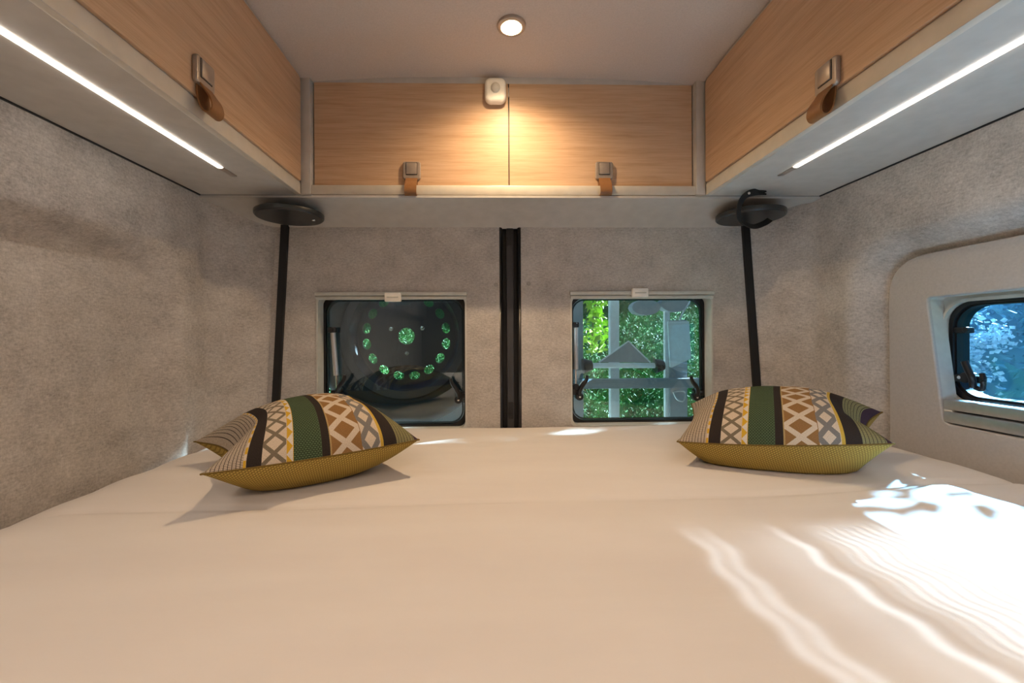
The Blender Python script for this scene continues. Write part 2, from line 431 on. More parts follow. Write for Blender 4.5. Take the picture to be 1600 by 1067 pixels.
# ------------------------------------------------------------------ windows in the rear doors
def lever(bm, c, s):
    """curved black latch lever; s=-1 leans left, +1 right"""
    c = Vector(c)
    pts = catmull([c+Vector((-s*.002, -.012, -.020)), c+Vector((s*.004, -.020, 0)), c+Vector((-s*.004, -.026, .022)), c+Vector((-s*.018, -.028, .042)), c+Vector((-s*.022, -.028, .058))], 6)
    n = len(pts); tube(bm, pts, [.0075 if i < n*.5 else .0075-.003*(i-n*.5)/(n*.5) for i in range(n)], 10)
    cyl(bm, c+Vector((s*.002, -.008, -.014)), (0, 1, 0), .013, .024, 20, bev=.002)
    cyl(bm, c+Vector((s*.004, -.006, .006)), (0, 1, 0), .010, .020, 20, bev=.002)
    box(bm, c.x+min(0, s*.03), c.x+max(0, s*.03), c.y-.012, c.y+.004, c.z-.010, c.z+.006, bev=.002)
def rear_window(n, win, strut_px, lev_px, tab_px):
    a0, a1, b0, b1 = win
    t = thing('window_%d' % n, ((a0+a1)/2, YD, b0), kind='structure')
    YG = YD+.050
    bm = B(); framed(bm, rrect(a0-.004, a1+.004, b0-.002, b1+.004, .014, 6), rrect(a0+.001, a1-.001, b0+.001, b1-.003, .026, 6), YD-.003, YD+.044, 'Y'); obj('window_frame', bm, FRAMEP, t, smooth='auto')
    bm = B(); framed(bm, rrect(a0-.02, a1+.02, b0-.02, b1+.02, .03, 8), rrect(a0+.008, a1-.008, b0+.008, b1-.008, .046, 8), YD+.0441, YG+.014, 'Y'); obj('rubber_gasket', bm, BLK, t, smooth='auto')
    bm = B(); slab(bm, rrect(a0-.01, a1+.01, b0-.01, b1+.01, .045, 8), YG+.006, YG+.010, 'Y'); obj('pane', bm, GLR, t)
    bm = B(); framed(bm, rrect(a0+.010, a1-.010, b0+.010, b1-.010, .044, 8), rrect(a0+.015, a1-.015, b0+.015, b1-.015, .040, 8), YG+.001, YG+.005, 'Y'); obj('pane_edge', bm, mat('smoky_acrylic_edge', (.03, .05, .06), .1), t)
    # blind cassette: two thin rails and a pull tab
    zt = b1+.002
    bxo('blind_rail', FRAMEP, (a0-.006, a1+.006, YD-.012, YD+.006, zt-.004, zt+.008), t, bev=.002)
    bxo('blind_rail', FRAMEP, (a0-.004, a1+.004, YD-.009, YD+.008, zt-.016, zt-.006), t, bev=.002)
    p = PY(tab_px[0], tab_px[1], YD-.018)
    tb = bxo('blind_pull_tab', WHITE, (p.x-.026, p.x+.026, YD-.024, YD-.010, p.z-.015, p.z+.014), t, bev=.003, label='white pull tab')
    bxo('grip_groove', FRAMEP, (p.x-.018, p.x+.018, YD-.0265, YD-.0235, p.z-.003, p.z+.001), tb, bev=.0008)
    # gas strut
    p0 = PY(*strut_px[0], YG-.012); p1 = PY(*strut_px[1], YG-.012); dd = p1-p0
    bm = B(); tube(bm, [p0+dd*.06, p0+dd*.74], .0085, 16); st = obj('gas_strut', bm, ALU, t, smooth='auto')
    bm = B(); tube(bm, [p0+dd*.74, p1], .0035, 10); obj('strut_rod', bm, CHROME, st, smooth='auto')
    bm = B(); box(bm, p0.x-.017, p0.x+.012, p0.y-.006, p0.y+.012, p0.z-.012, p0.z+.006, bev=.003); cyl(bm, p0+Vector((-.004, -.004, -.003)), (0, 1, 0), .009, .014, 16, bev=.002); obj('strut_bracket', bm, BLKG, t, smooth='auto')
    bm = B(); cyl(bm, p1+Vector((0, -.004, -.004)), (0, 1, 0), .010, .016, 16, bev=.002); box(bm, p1.x-.014, p1.x+.006, p1.y-.004, p1.y+.012, p1.z-.03, p1.z+.002, bev=.003); obj('strut_bracket', bm, BLKG, t, smooth='auto')
    for (q, s) in zip(lev_px, (-1, 1)):
        c = PY(q[0], q[1], YG-.004); bm = B(); lever(bm, c, s); lv = obj('latch_lever', bm, BLKG, t, smooth='auto')
        bm = B()
        cyl(bm, c+Vector((s*.002, -.021, -.014)), (0, 1, 0), .0038, .004, 12, bev=.0008); cyl(bm, c+Vector((s*.004, -.018, .006)), (0, 1, 0), .003, .004, 12, bev=.0008); obj('rivet', bm, CHROME, lv, smooth='auto')
    return t
rear_window(1, WIN[0], ((520, 514), (527, 612)), ((533, 612), (716, 617)), (614, 464))
rear_window(2, WIN[1], ((899, 506), (900, 602)), ((905, 612), (1084, 613)), (1000, 457))

# ------------------------------------------------------------------ right side window in its moulded panel
t = thing('window_3', (1.02, .62, ZB), kind='structure')
XPn = 1.017
def fill(pts, n):   # resample a closed outline to n points by arc length, starting at first vertex
    P = [Vector(p) for p in pts]; L = [0]
    for i in range(len(P)): L.append(L[-1]+(P[(i+1) % len(P)]-P[i]).length)
    out = []
    for k in range(n):
        s = L[-1]*k/n; i = max(j for j in range(len(P)) if L[j] <= s+1e-9); f = (s-L[i])/max(1e-9, L[i+1]-L[i])
        q = P[i].lerp(P[(i+1) % len(P)], f); out.append((q.x, q.y))
    return out
def corner_round(poly, rs, n=7):
    out = []; m = len(poly)
    for i in range(m):
        p = Vector(poly[i]); a = (Vector(poly[i-1])-p).normalized(); b = (Vector(poly[(i+1) % m])-p).normalized(); r = rs[i]
        ang = a.angle(b); tt = r/math.tan(ang/2); A = p+a*tt; Bv = p+b*tt
        for k in range(n+1):
            f = k/n; out.append(tuple((A*(1-f)**2+p*2*f*(1-f)+Bv*f*f)))
    return out
po = corner_round([(1.072, .188), (.15, .196), (.15, -.45), (1.068, -.45)], [.10, .10, .03, .03])
pi_ = corner_round([(.975, .086), (.26, .092), (.26, -.205), (.940, -.200)], [.010, .02, .02, .022])
bm = B(); framed(bm, po, pi_, XPn, XPn+.012, 'X')
panel = obj('window_panel', bm, PLAST, t, smooth=False)
md = panel.modifiers.new('bevel', 'BEVEL'); md.width = .004; md.segments = 3; md.limit_method = 'ANGLE'; md.angle_limit = R(50)
# reveal of the opening
bm = B(); framed(bm, [(a+(.004 if a > .6 else -.004), b+(.004 if b > 0 else -.004)) for a, b in pi_], pi_, XPn+.008, XPn+.040, 'X'); obj('window_reveal', bm, FRAMEP, t, smooth='auto')
bm = B(); framed(bm, rrect(.2, 1.034, -.24, .13, .03, 8), rrect(.285, .972, -.152, .074, .05, 8), XPn+.040, XPn+.050, 'X')
pl = obj('blind_frame', bm, FRAMEP, t, smooth='auto')
bm = B(); framed(bm, rrect(.279, .975, -.158, .080, .055, 8), rrect(.286, .970, -.151, .073, .05, 8), XPn+.034, XPn+.044, 'X'); obj('frame_lip', bm, FRAMEP, pl, smooth='auto')
a = PX(1459, 512, XPn+.038); b = PX(1470, 612, XPn+.038)
bm = B(); ribbon(bm, [a, b], Vector((0, .0045, 0)), .006); obj('guide_slot', bm, BLK, pl)
bm = B(); framed(bm, rrect(.25, 1.01, -.23, .11, .06, 8), rrect(.306, .957, -.138, .064, .05, 8), XPn+.052, XPn+.082, 'X'); obj('rubber_gasket', bm, BLK, t, smooth='auto')
bm = B(); framed(bm, rrect(.29, .968, -.150, .075, .055, 8), rrect(.300, .960, -.143, .068, .052, 8), XPn+.046, XPn+.054, 'X'); obj('gasket_lip', bm, BLKG, t, smooth='auto')
bm = B(); slab(bm, rrect(.26, .992, -.22, .10, .05, 8), XPn+.066, XPn+.070, 'X'); obj('pane', bm, GLS, t)
# aluminium rails of the blind at the bottom
bm = B(); box(bm, XPn+.004, XPn+.036, .27, .944, -.169, -.146, bev=.003); obj('blind_rail', bm, ALU, t, smooth='auto')
bm = B(); box(bm, XPn+.000, XPn+.036, .27, .940, -.197, -.172, bev=.003); obj('blind_rail', bm, ALU, t, smooth='auto')
bm = B(); box(bm, XPn+.006, XPn+.036, .926, .946, -.178, -.163, bev=.003); obj('rail_end_stop', bm, WHITE, t, smooth='auto')
# black latch of the side window
c = PX(1514, 590, XPn+.050); bm = B()
cyl(bm, c, (1, 0, 0), .012, .024, 20, bev=.002); box(bm, c.x-.010, c.x+.010, c.y-.028, c.y+.03, c.z-.010, c.z+.006, bev=.003)
tube(bm, catmull([c+Vector((-.012, -.018, -.018)), c+Vector((-.018, -.022, 0)), c+Vector((-.022, -.016, .022)), c+Vector((-.024, -.012, .038))], 6), .0065, 10)
tube(bm, catmull([c+Vector((-.008, -.020, -.020)), c+Vector((-.010, -.034, -.022)), c+Vector((-.012, -.038, -.004)), c+Vector((-.010, -.034, .012))], 6), .005, 10)
lv = obj('latch_lever', bm, BLKG, t, smooth='auto')
bm = B(); cyl(bm, c+Vector((-.013, .008, 0)), (1, 0, 0), .004, .004, 12, bev=.0008); obj('rivet', bm, CHROME, lv, smooth='auto')
c = PX(1506, 515, XPn+.054); bm = B(); box(bm, c.x-.006, c.x+.012, c.y-.012, c.y+.02, c.z-.008, c.z+.005, bev=.002); cyl(bm, c+Vector((-.006, -.010, 0)), (1, 0, 0), .006, .008, 14, bev=.001); obj('hinge_stop', bm, BLKG, t, smooth='auto')

# ------------------------------------------------------------------ overhead cabinets
def latch(parent, p, face):
    """square nickel push latch with leather loop; face: unit normal pointing into the room"""
    f = Vector(face); side = Vector((0, 0, 1)).cross(f)
    M = Matrix(((side.x, f.x, 0, p[0]), (side.y, f.y, 0, p[1]), (0, 0, 1, p[2]), (0, 0, 0, 1)))
    def put(bm): bmesh.ops.transform(bm, matrix=M, verts=bm.verts); return bm
    bm = B(); slab(bm, rrect(-.026, .026, -.026, .026, .007, 5), 0, .010, 'Y')
    l = obj('latch', put(bm), NICK, parent)
    md = l.modifiers.new('bevel', 'BEVEL'); md.width = .0035; md.segments = 3; md.limit_method = 'ANGLE'; md.angle_limit = R(50)
    bm = B(); box(bm, -.0165, .0165, .0085, .0106, -.0135, .0225, bev=.0004); obj('button_joint', put(bm), BLK, l)
    bm = B(); box(bm, -.0150, .0150, .0086, .0130, -.0120, .0210, bev=.0012); obj('push_button', put(bm), NICK, l, smooth='auto')
    pts = catmull([(0, .003, -.022), (0, .004, -.042), (0, .008, -.062), (0, .016, -.075), (0, .026, -.076), (0, .031, -.066), (0, .027, -.050), (0, .016, -.034), (0, .008, -.022)], 7)
    bm = B(); ribbon(bm, pts, Vector((.034, 0, 0)), .0026); obj('leather_loop', put(bm), LEATH, l, smooth='auto', label='tan leather pull loop')
    return l
def side_cabinet(sgn, X, Xw, label, latch_px, strip_px, strip_far):
    t = thing('overhead_cabinet', ((X+Xw)/2, .4, ZU), label, 'cabinet', 'overhead cabinets around the bed')
    xo = X+sgn*.004
    bm = B(); box(bm, xo, Xw, -1.3, YP, ZU+.002, .765); obj('carcass', bm, LAM, t)
    # bottom board with the recessed light
    bm = B(); box(bm, X+sgn*.0005, Xw+sgn*.02, -1.3, YP, ZU, ZU+.004, bev=0); obj('bottom_panel', bm, LAM, t)
    bm = B(); box(bm, X, X+sgn*.016, -1.3, YP-.001, ZU-.001, ZU+.034, bev=.0035); obj('front_rail', bm, CREAM, t, smooth='auto')
    bm = B(); slab(bm, rrect(-1.25, YP-.006, ZU+.037, .742, (.016, .003, .003, .003), 6), X-sgn*.003, X+sgn*.012, 'X')
    dr = obj('door', bm, WOODY, t); md = dr.modifiers.new('bevel', 'BEVEL'); md.width = .0012; md.segments = 2; md.limit_method = 'ANGLE'
    bxo('shadow_gap', BLK, (X+sgn*.008, X+sgn*.02, -1.29, YP-.004, ZU+.032, ZU+.045), t, bev=0)
    bm = B(); box(bm, X+sgn*.012, X+sgn*.03, -1.3, YP, .738, .768); obj('top_trim', bm, LAM, t)
    wx = WL if sgn < 0 else WR
    bm = B(); box(bm, wx-sgn*.004, wx+sgn*.004, -1.3, YP, ZU-.003, ZU+.001); obj('edge_joint', bm, BLK, t)
    p = PX(*latch_px, X-sgn*.003); latch(t, p, (-sgn, 0, 0))
    a = PZ(*strip_px, ZU-.001)
    b = PZ(*strip_far, ZU-.001); xs = (a.x+b.x)/2
    bm = B(); box(bm, xs-.0048, xs+.0048, -1.0, b.y, ZU-.0022, ZU+.001); ls = obj('led_light_strip', bm, LED, t, label='glowing white strip')
    bm = B(); box(bm, xs-.0075, xs+.0075, b.y, b.y+.055, ZU-.002, ZU+.001, bev=.0005); obj('strip_end_cap', bm, NICK, ls, smooth='auto')
    return t
side_cabinet(-1, CL, -.85, 'pale oak overhead cabinet along the left wall with glowing strip beneath', (314, 117), (0, 46), (343, 262))
side_cabinet(1, CR, .99, 'pale oak overhead cabinet along the right wall with glowing strip beneath', (1297, 120), (1600, 62), (1243, 261))

t = thing('overhead_cabinet', (XC, 1.3, ZU), 'two-door pale oak overhead cabinet across the rear, above the door windows', 'cabinet', 'overhead cabinets around the bed')
YB = 1.257; XL, XR = CL+.026, CR-.026
for (x0, x1) in ((CL-.001, XL), (XR, CR+.001)):
    bxo('end_post', LAM, (x0, x1, YP, 1.42, ZU-.006, .765), t, bev=.0015)
bxo('carcass', LAM, (XL, XR, YB+.014, 1.425, ZU+.005, .765), t, bev=0)
bxo('shadow_gap', BLK, (XL, XR, YB+.010, YB+.0142, ZU+.02, .742), t, bev=0)
bxo('front_rail', CREAM, (XL-.001, XR+.001, YP+.003, YB+.02, ZU+.001, ZU+.030), t, bev=.004)
bxo('top_trim', LAM, (XL, XR, YB-.001, YB+.02, .744, .775), t, bev=0)
xm = PY(795, 210, YB).x
for (x0, x1, lp) in ((XL+.0035, xm-.0015, (644, 268)), (xm+.0015, XR-.0035, (943, 268))):
    bm = B(); slab(bm, rrect(x0, x1, ZU+.034, .744, .002, 3), YB-.002, YB+.012, 'Y')
    dr = obj('door', bm, WOODX, t); md = dr.modifiers.new('bevel', 'BEVEL'); md.width = .0012; md.segments = 2; md.limit_method = 'ANGLE'
    latch(t, PY(*lp, YB-.002), (0, -1, 0))
bxo('hinge', NICK, (xm-.002, xm+.002, YB-.0035, YB+.002, .705, .732), t, bev=.0008)
# sloping board under the rear cabinet, reaching to the side walls
bm = B(); n = 40; top = []; bot = []; fr = []
def rear_edge(x):
    h = abs(x-XC)
    return YD+.006 if h < .74 else YD+.006-.12*min(1.1, (h-.74)/.16)**1.2
rows = []
for i in range(n+1):
    x = WL-.02+(WR-WL+.04)*i/n; ye = rear_edge(x); r = []
    for k in range(7):
        f = k/6; y = YP+(ye-YP)*f
        z = ZU-.008-.046*(max(0, y-YP)/(YD-YP))**1.8
        r.append((x, y, z))
    rows.append(r)
V = [[bm.verts.new(p) for p in r] for r in rows]
V2 = [[bm.verts.new((p[0], p[1], p[2]+.006)) for p in r] for r in rows]
for i in range(n):
    for k in range(6):
        bm.faces.new((V[i][k], V[i+1][k], V[i+1][k+1], V[i][k+1])); bm.faces.new((V2[i][k], V2[i+1][k], V2[i+1][k+1], V2[i][k+1]))
    bm.faces.new((V[i][0], V[i+1][0], V2[i+1][0], V2[i][0])); bm.faces.new((V[i][6], V[i+1][6], V2[i+1][6], V2[i][6]))
obj('sloping_bottom_panel', bm, LAM, t, smooth='auto')
for (x0, x1) in ((WL-.01, CL+.03), (CR-.03, WR+.01)):
    bxo('joint_groove', plain('joint_grey', (.30, .29, .27), .6), (x0, x1, YP-.001, YP+.003, ZU-.0035, ZU+.002), t, bev=.0005)

# ------------------------------------------------------------------ ceiling light, sensor
c = PZ(799, 42, .770)
t = thing('ceiling_light', c, 'small round recessed ceiling spotlight glowing warm above the rear cabinet', 'light')
bm = B(); N = 48
prof = [(.0235, .004), (.0235, .0), (.026, -.003), (.031, -.003), (.035, -.001), (.036, .004)]
rg = [[bm.verts.new((c.x+r*math.cos(2*math.pi*k/N), c.y+r*math.sin(2*math.pi*k/N), c.z+dz)) for k in range(N)] for r, dz in prof]
for i in range(len(rg)-1):
    for k in range(N): bm.faces.new((rg[i][k], rg[i][(k+1) % N], rg[i+1][(k+1) % N], rg[i+1][k]))
obj('trim_ring', bm, NICK, t, smooth='auto')
bm = B(); cyl(bm, c+Vector((0, 0, -.0025)), (0, 0, 1), .0225, .004, 48); obj('diffuser', bm, LAMP, t)
def spot(name, loc, e, col, ang, blend, r, parent=None):
    l = bpy.data.lights.new(name, 'SPOT'); l.energy = e; l.color = col; l.spot_size = R(ang); l.spot_blend = blend; l.shadow_soft_size = r
    o = bpy.data.objects.new(name, l); C.objects.link(o); o.location = loc
    return o
spot('downlight_beam', c+Vector((0, 0, -.008)), 11.5, (1, .70, .40), 150, .9, .012)
# unseen fill downlights added behind the camera on the same ceiling
for (x, y, e, lbl) in ((-.30, -.55, 13, 'left round ceiling spotlight over the near end of the bed'), (.38, -.55, 13, 'right round ceiling spotlight over the near end of the bed'), (XC, -1.5, 20, 'round ceiling spotlight in the living area, beyond the bed')):
    t = thing('ceiling_light', (x, y, .768), lbl, 'light', 'ceiling spotlights behind the bed')
    bm = B(); cyl(bm, (x, y, .767), (0, 0, 1), .036, .006, 32, bev=.001); obj('trim_ring', bm, NICK, t, smooth='auto')
    bm = B(); cyl(bm, (x, y, .7635), (0, 0, 1), .026, .002, 32); obj('diffuser', bm, LAMP, t)
    spot('downlight_beam', (x, y, .755), e, (1, .79, .62), 165, .8, .03)

c = PY(774, 147, YB-.002)
t = thing('motion_sensor', c, 'white rounded-square motion sensor stuck on the oak door by the seam', 'sensor')
bm = B(); slab(bm, [(c.x+a, c.z+b) for a, b in rrect(-.031, .031, -.036, .036, .018, 8)], YB-.028, YB-.0022, 'Y'); hs = obj('housing', bm, WHITE, t)
md = hs.modifiers.new('bevel', 'BEVEL'); md.width = .010; md.segments = 5; md.limit_method = 'ANGLE'; md.angle_limit = R(50)
bm = B(); bmesh.ops.create_uvsphere(bm, u_segments=24, v_segments=14, radius=.0135); bmesh.ops.scale(bm, vec=(1, .7, 1.1), verts=bm.verts)
bmesh.ops.translate(bm, vec=(c.x, YB-.028, c.z+.004), verts=bm.verts); obj('lens_dome', bm, plain('milky_plastic', (.62, .58, .52), .3, 400, .1), t, smooth=True)

# ------------------------------------------------------------------ round black discs under the rear cabinet
def disc(cx, label):
    cy, r, zb = 1.277, .0945, .353
    t = thing('round_cover', (cx, cy, zb), label, 'cover')
    bm = B(); cyl(bm, (cx, cy, zb+.010), (0, 0, 1), r, .014, 64, bev=.003); b = obj('cover_plate', bm, DISCM, t, smooth='auto')
    bm = B(); cyl(bm, (cx, cy, zb+.0025), (0, 0, 1), r-.004, .003, 64, r2=r-.002); obj('bottom_face', bm, DISCM, t, smooth='auto')
    bm = B(); cyl(bm, (cx, cy, zb+.023), (0, 0, 1), .04, .014, 32); obj('mounting_hub', bm, BLKG, t, smooth='auto')
    bm = B(); cyl(bm, (cx+.062, cy+.018, zb), (0, 0, 1), .0055, .004, 16, bev=.001); obj('screw', bm, CHROME, t, smooth='auto')
    return t
disc(PY(456, 331, 1.29).x, 'round black disc under the cabinet above the left door seal')
disc(PY(1168, 331, 1.29).x, 'round black disc under the cabinet with a black strap looped round it')
# webbing strap looped round the right disc
P = [PY(1198, 299, 1.215), PY(1180, 300, 1.185), PY(1164, 306, 1.176), PY(1155, 322, 1.172), PY(1155, 340, 1.175), PY(1163, 349, 1.19), PY(1178, 354, 1.22), PY(1194, 349, 1.25), PY(1203, 343, 1.26)]
t = thing('webbing_strap', P[3], 'black webbing strap with a metal eyelet, looped round the right-hand disc', 'strap')
bm = B(); wd = []
pts = catmull(P, 8); nn = len(pts)
for i in range(nn):
    f = i/(nn-1); tg = (pts[min(i+1, nn-1)]-pts[max(i-1, 0)]).normalized()
    cw = tg.cross(Vector((.35, 1, .1))).normalized()
    if i and cw.dot(wd[-1]) < 0: cw = -cw
    wd.append((cw*.017+Vector((0, .012, 0)))*(1-.15*f))
ribbon(bm, pts, wd, .0022); obj('webbing', bm, WEB, t)
p = PY(1184, 299.5, 1.2); bm = B()
ring = [p+Vector((.022*math.cos(k*math.pi/10), .012*math.sin(k*math.pi/10), .002*math.sin(k*math.pi/10))) for k in range(21)]
tube(bm, ring, .0022, 8, caps=False); obj('eyelet_loop', bm, WEB, t, smooth=True)
p = PY(1170, 302, 1.175); bm = B(); cyl(bm, p, (0, 1, 0), .004, .004, 14, bev=.0008); obj('rivet', bm, CHROME, t, smooth='auto')

# ------------------------------------------------------------------ bed
bd = thing('bed', (XC, .5, ZF), 'rear bed filling the width, fitted with a smooth white cotton sheet', 'bed')
BX0, BX1, BY0, BY1 = WL-.035, WR+.045, -.55, 1.386
def bed_z(x, y):
    z = ZB
    z += .014*smooth((x-.45)/.4)                                # slightly fuller on the right
    ex = x-BX0
    yc = .745+.03*(x+.3)                                        # where the two mattresses meet
    z -= .052*(1-min(1, ex/.17))**2
    z -= .020*(1-min(1, (BX1-x)/.05))**2
    z -= .010*(1-min(1, (BY1-y)/.05))**2
    d = (y-yc)/.009; z -= .0065*math.exp(-d*d)*(.4+.6*smooth((abs(x-.1)-.1)/.4))
    d = (y-yc)/.05; z -= .003*math.exp(-d*d)
    z += .0028*noise.noise(Vector((x*2.2, y*7, 3)))+.0014*noise.noise(Vector((x*5+y*3, y*19, 7)))
    # soft folds running away from the left corner and the right pillow
    z += .0018*math.sin((y*38+x*5)+3*noise.noise(Vector((x*2, y*2, 1))))*smooth((y-.75)/.2)*smooth((-x-.1)/.4)
    return z
bm = B(); nx, ny = 170, 190; g = []
for i in range(nx+1):
    x = BX0+(BX1-BX0)*i/nx
    g.append([bm.verts.new((x, BY0+(BY1-BY0)*j/ny, bed_z(x, BY0+(BY1-BY0)*j/ny))) for j in range(ny+1)])
for i in range(nx):
    for j in range(ny): bm.faces.new((g[i][j], g[i+1][j], g[i+1][j+1], g[i][j+1]))
edge = [g[i][0] for i in range(nx+1)]+[g[nx][j] for j in range(1, ny+1)]+[g[i][ny] for i in range(nx-1, -1, -1)]+[g[0][j] for j in range(ny-1, 0, -1)]
low = [bm.verts.new((v.co.x, v.co.y, ZB-.14)) for v in edge]
for k in range(len(edge)): j = (k+1) % len(edge); bm.faces.new((edge[k], edge[j], low[j], low[k]))
obj('fitted_sheet', bm, SHEET, bd, smooth=True)
bxo('mattress', WHITE, (BX0+.01, BX1-.01, .76, BY1-.01, ZB-.145, ZB-.07), bd, bev=.01)
bxo('mattress', WHITE, (BX0+.01, BX1-.01, BY0+.01, .75, ZB-.145, ZB-.07), bd, bev=.01)
bxo('bed_base', LAM, (BX0, BX1, BY0+.02, BY1, ZF, ZB-.145), bd, bev=.003)

# ------------------------------------------------------------------ pillows
def pillow(label, cor, T, Bt, pinch, sag, bend=None):
    """cor: front-left, front-right, back-right, back-left corner; T/Bt swell above/below the seam;
       pinch: how far each edge (front,right,back,left) is drawn in"""
    FL, FR, BR, BL = [Vector(c) for c in cor]
    cen = (FL+FR+BR+BL)/4
    t = thing('throw_pillow', (cen.x, cen.y, ZB), label, 'pillow', 'patterned throw pillows on the bed')
    N = 72
    def basep(u, v):
        p = FL*(1-u)*(1-v)+FR*u*(1-v)+BR*u*v+BL*(1-u)*v
        e = lambda s: (4*s*(1-s))
        U = (FR-FL); V = (BL-FL)
        p += V*pinch[0]*e(u)*(1-v)**3 - V*pinch[2]*e(u)*v**3
        p += U*pinch[3]*e(v)*(1-u)**3 - U*pinch[1]*e(v)*u**3
        p.z -= sag*e(u)*(abs(2*v-1)**2)*.5+sag*e(v)*(abs(2*u-1)**2)*.5
        return p
    def bulge(u, v):
        a = max(0, 1-abs(2*u-1)**2.6); b = max(0, 1-abs(2*v-1)**2.6)
        return (a*b)**.55
    verts_t = {}
    def surf(side):
        bm = B(); uvl = bm.loops.layers.uv.new('UVMap'); G = []
        for i in range(N+1):
            row = []
            for j in range(N+1):
                u = .5-.5*math.cos(math.pi*i/N); v = .5-.5*math.cos(math.pi*j/N)
                u = .5*u+.5*i/N; v = .5*v+.5*j/N
                p = basep(u, v); b = bulge(u, v)
                if side > 0:
                    p.z += T*b + .004*noise.noise(Vector((u*5, v*5, FL.x)))*b
                    if bend: p += bend(u, v)*1.0
                else:
                    p.z -= Bt*min(1, b*1.15)
                    if bend: p += bend(u, v)
                    p.z = max(p.z, bed_z(p.x, p.y)+.0015+.004*(1-b))
                row.append((bm.verts.new(p), u, v))
            L = [0.0]
            for a, b in zip(row[:-1], row[1:]): L.append(L[-1]+(b[0].co-a[0].co).length)
            m = max(L[-1], .20)
            G.append([(q[0], q[1], .5+(l-L[-1]/2)/m) for q, l in zip(row, L)])
        for i in range(N):
            for j in range(N):
                q = [G[i][j], G[i+1][j], G[i+1][j+1], G[i][j+1]]
                f = bm.faces.new([k[0] for k in q])
                for l, k in zip(f.loops, q): l[uvl].uv = (k[1], k[2])
        rim = [G[i][0][0].co.copy() for i in range(N+1)]+[G[N][j][0].co.copy() for j in range(1, N+1)]+[G[i][N][0].co.copy() for i in range(N-1, -1, -1)]+[G[0][j][0].co.copy() for j in range(N-1, 0, -1)]
        return bm, rim
    bt, rim = surf(1); bb, rim2 = surf(-1)
    obj('patterned_cover', bt, STRIPE, t, smooth=True)
    obj('back_cover', bb, MUST, t, smooth=True, label='mustard yellow woven underside')
    bm = B(); tube(bm, rim+[rim[0]], .0016, 6, caps=False); obj('seam', bm, MUST, t, smooth=True)
    return t
def bendL(u, v):
    a = smooth(1-u/.30); e = 4*v*(1-v)
    return Vector((0, 0, -.020*a*math.exp(-((v-.45)/.22)**2)))
pillow('patterned cushion with mustard underside on the left, beside the left felt wall',
       [PY(313, 741, .692), PY(655, 687, .893), (-.36, 1.20, -.205), PY(303, 690, .985)],
       .088, .075, (.02, .04, .04, .17), .012, bendL)
def bendR(u, v):
    a = smooth((u-.72)/.28)
    return Vector((0, 0, -.030*a*math.exp(-((v-.40)/.20)**2)))
pillow('patterned cushion with mustard underside on the right, beside the window panel',
       [PY(1058, 690, .935), PY(1398, 693, .765), PY(1379, 644, .950), (.585, 1.24, -.200)],
       .078, .095, (-.02, .10, .03, .05), .008, bendR)

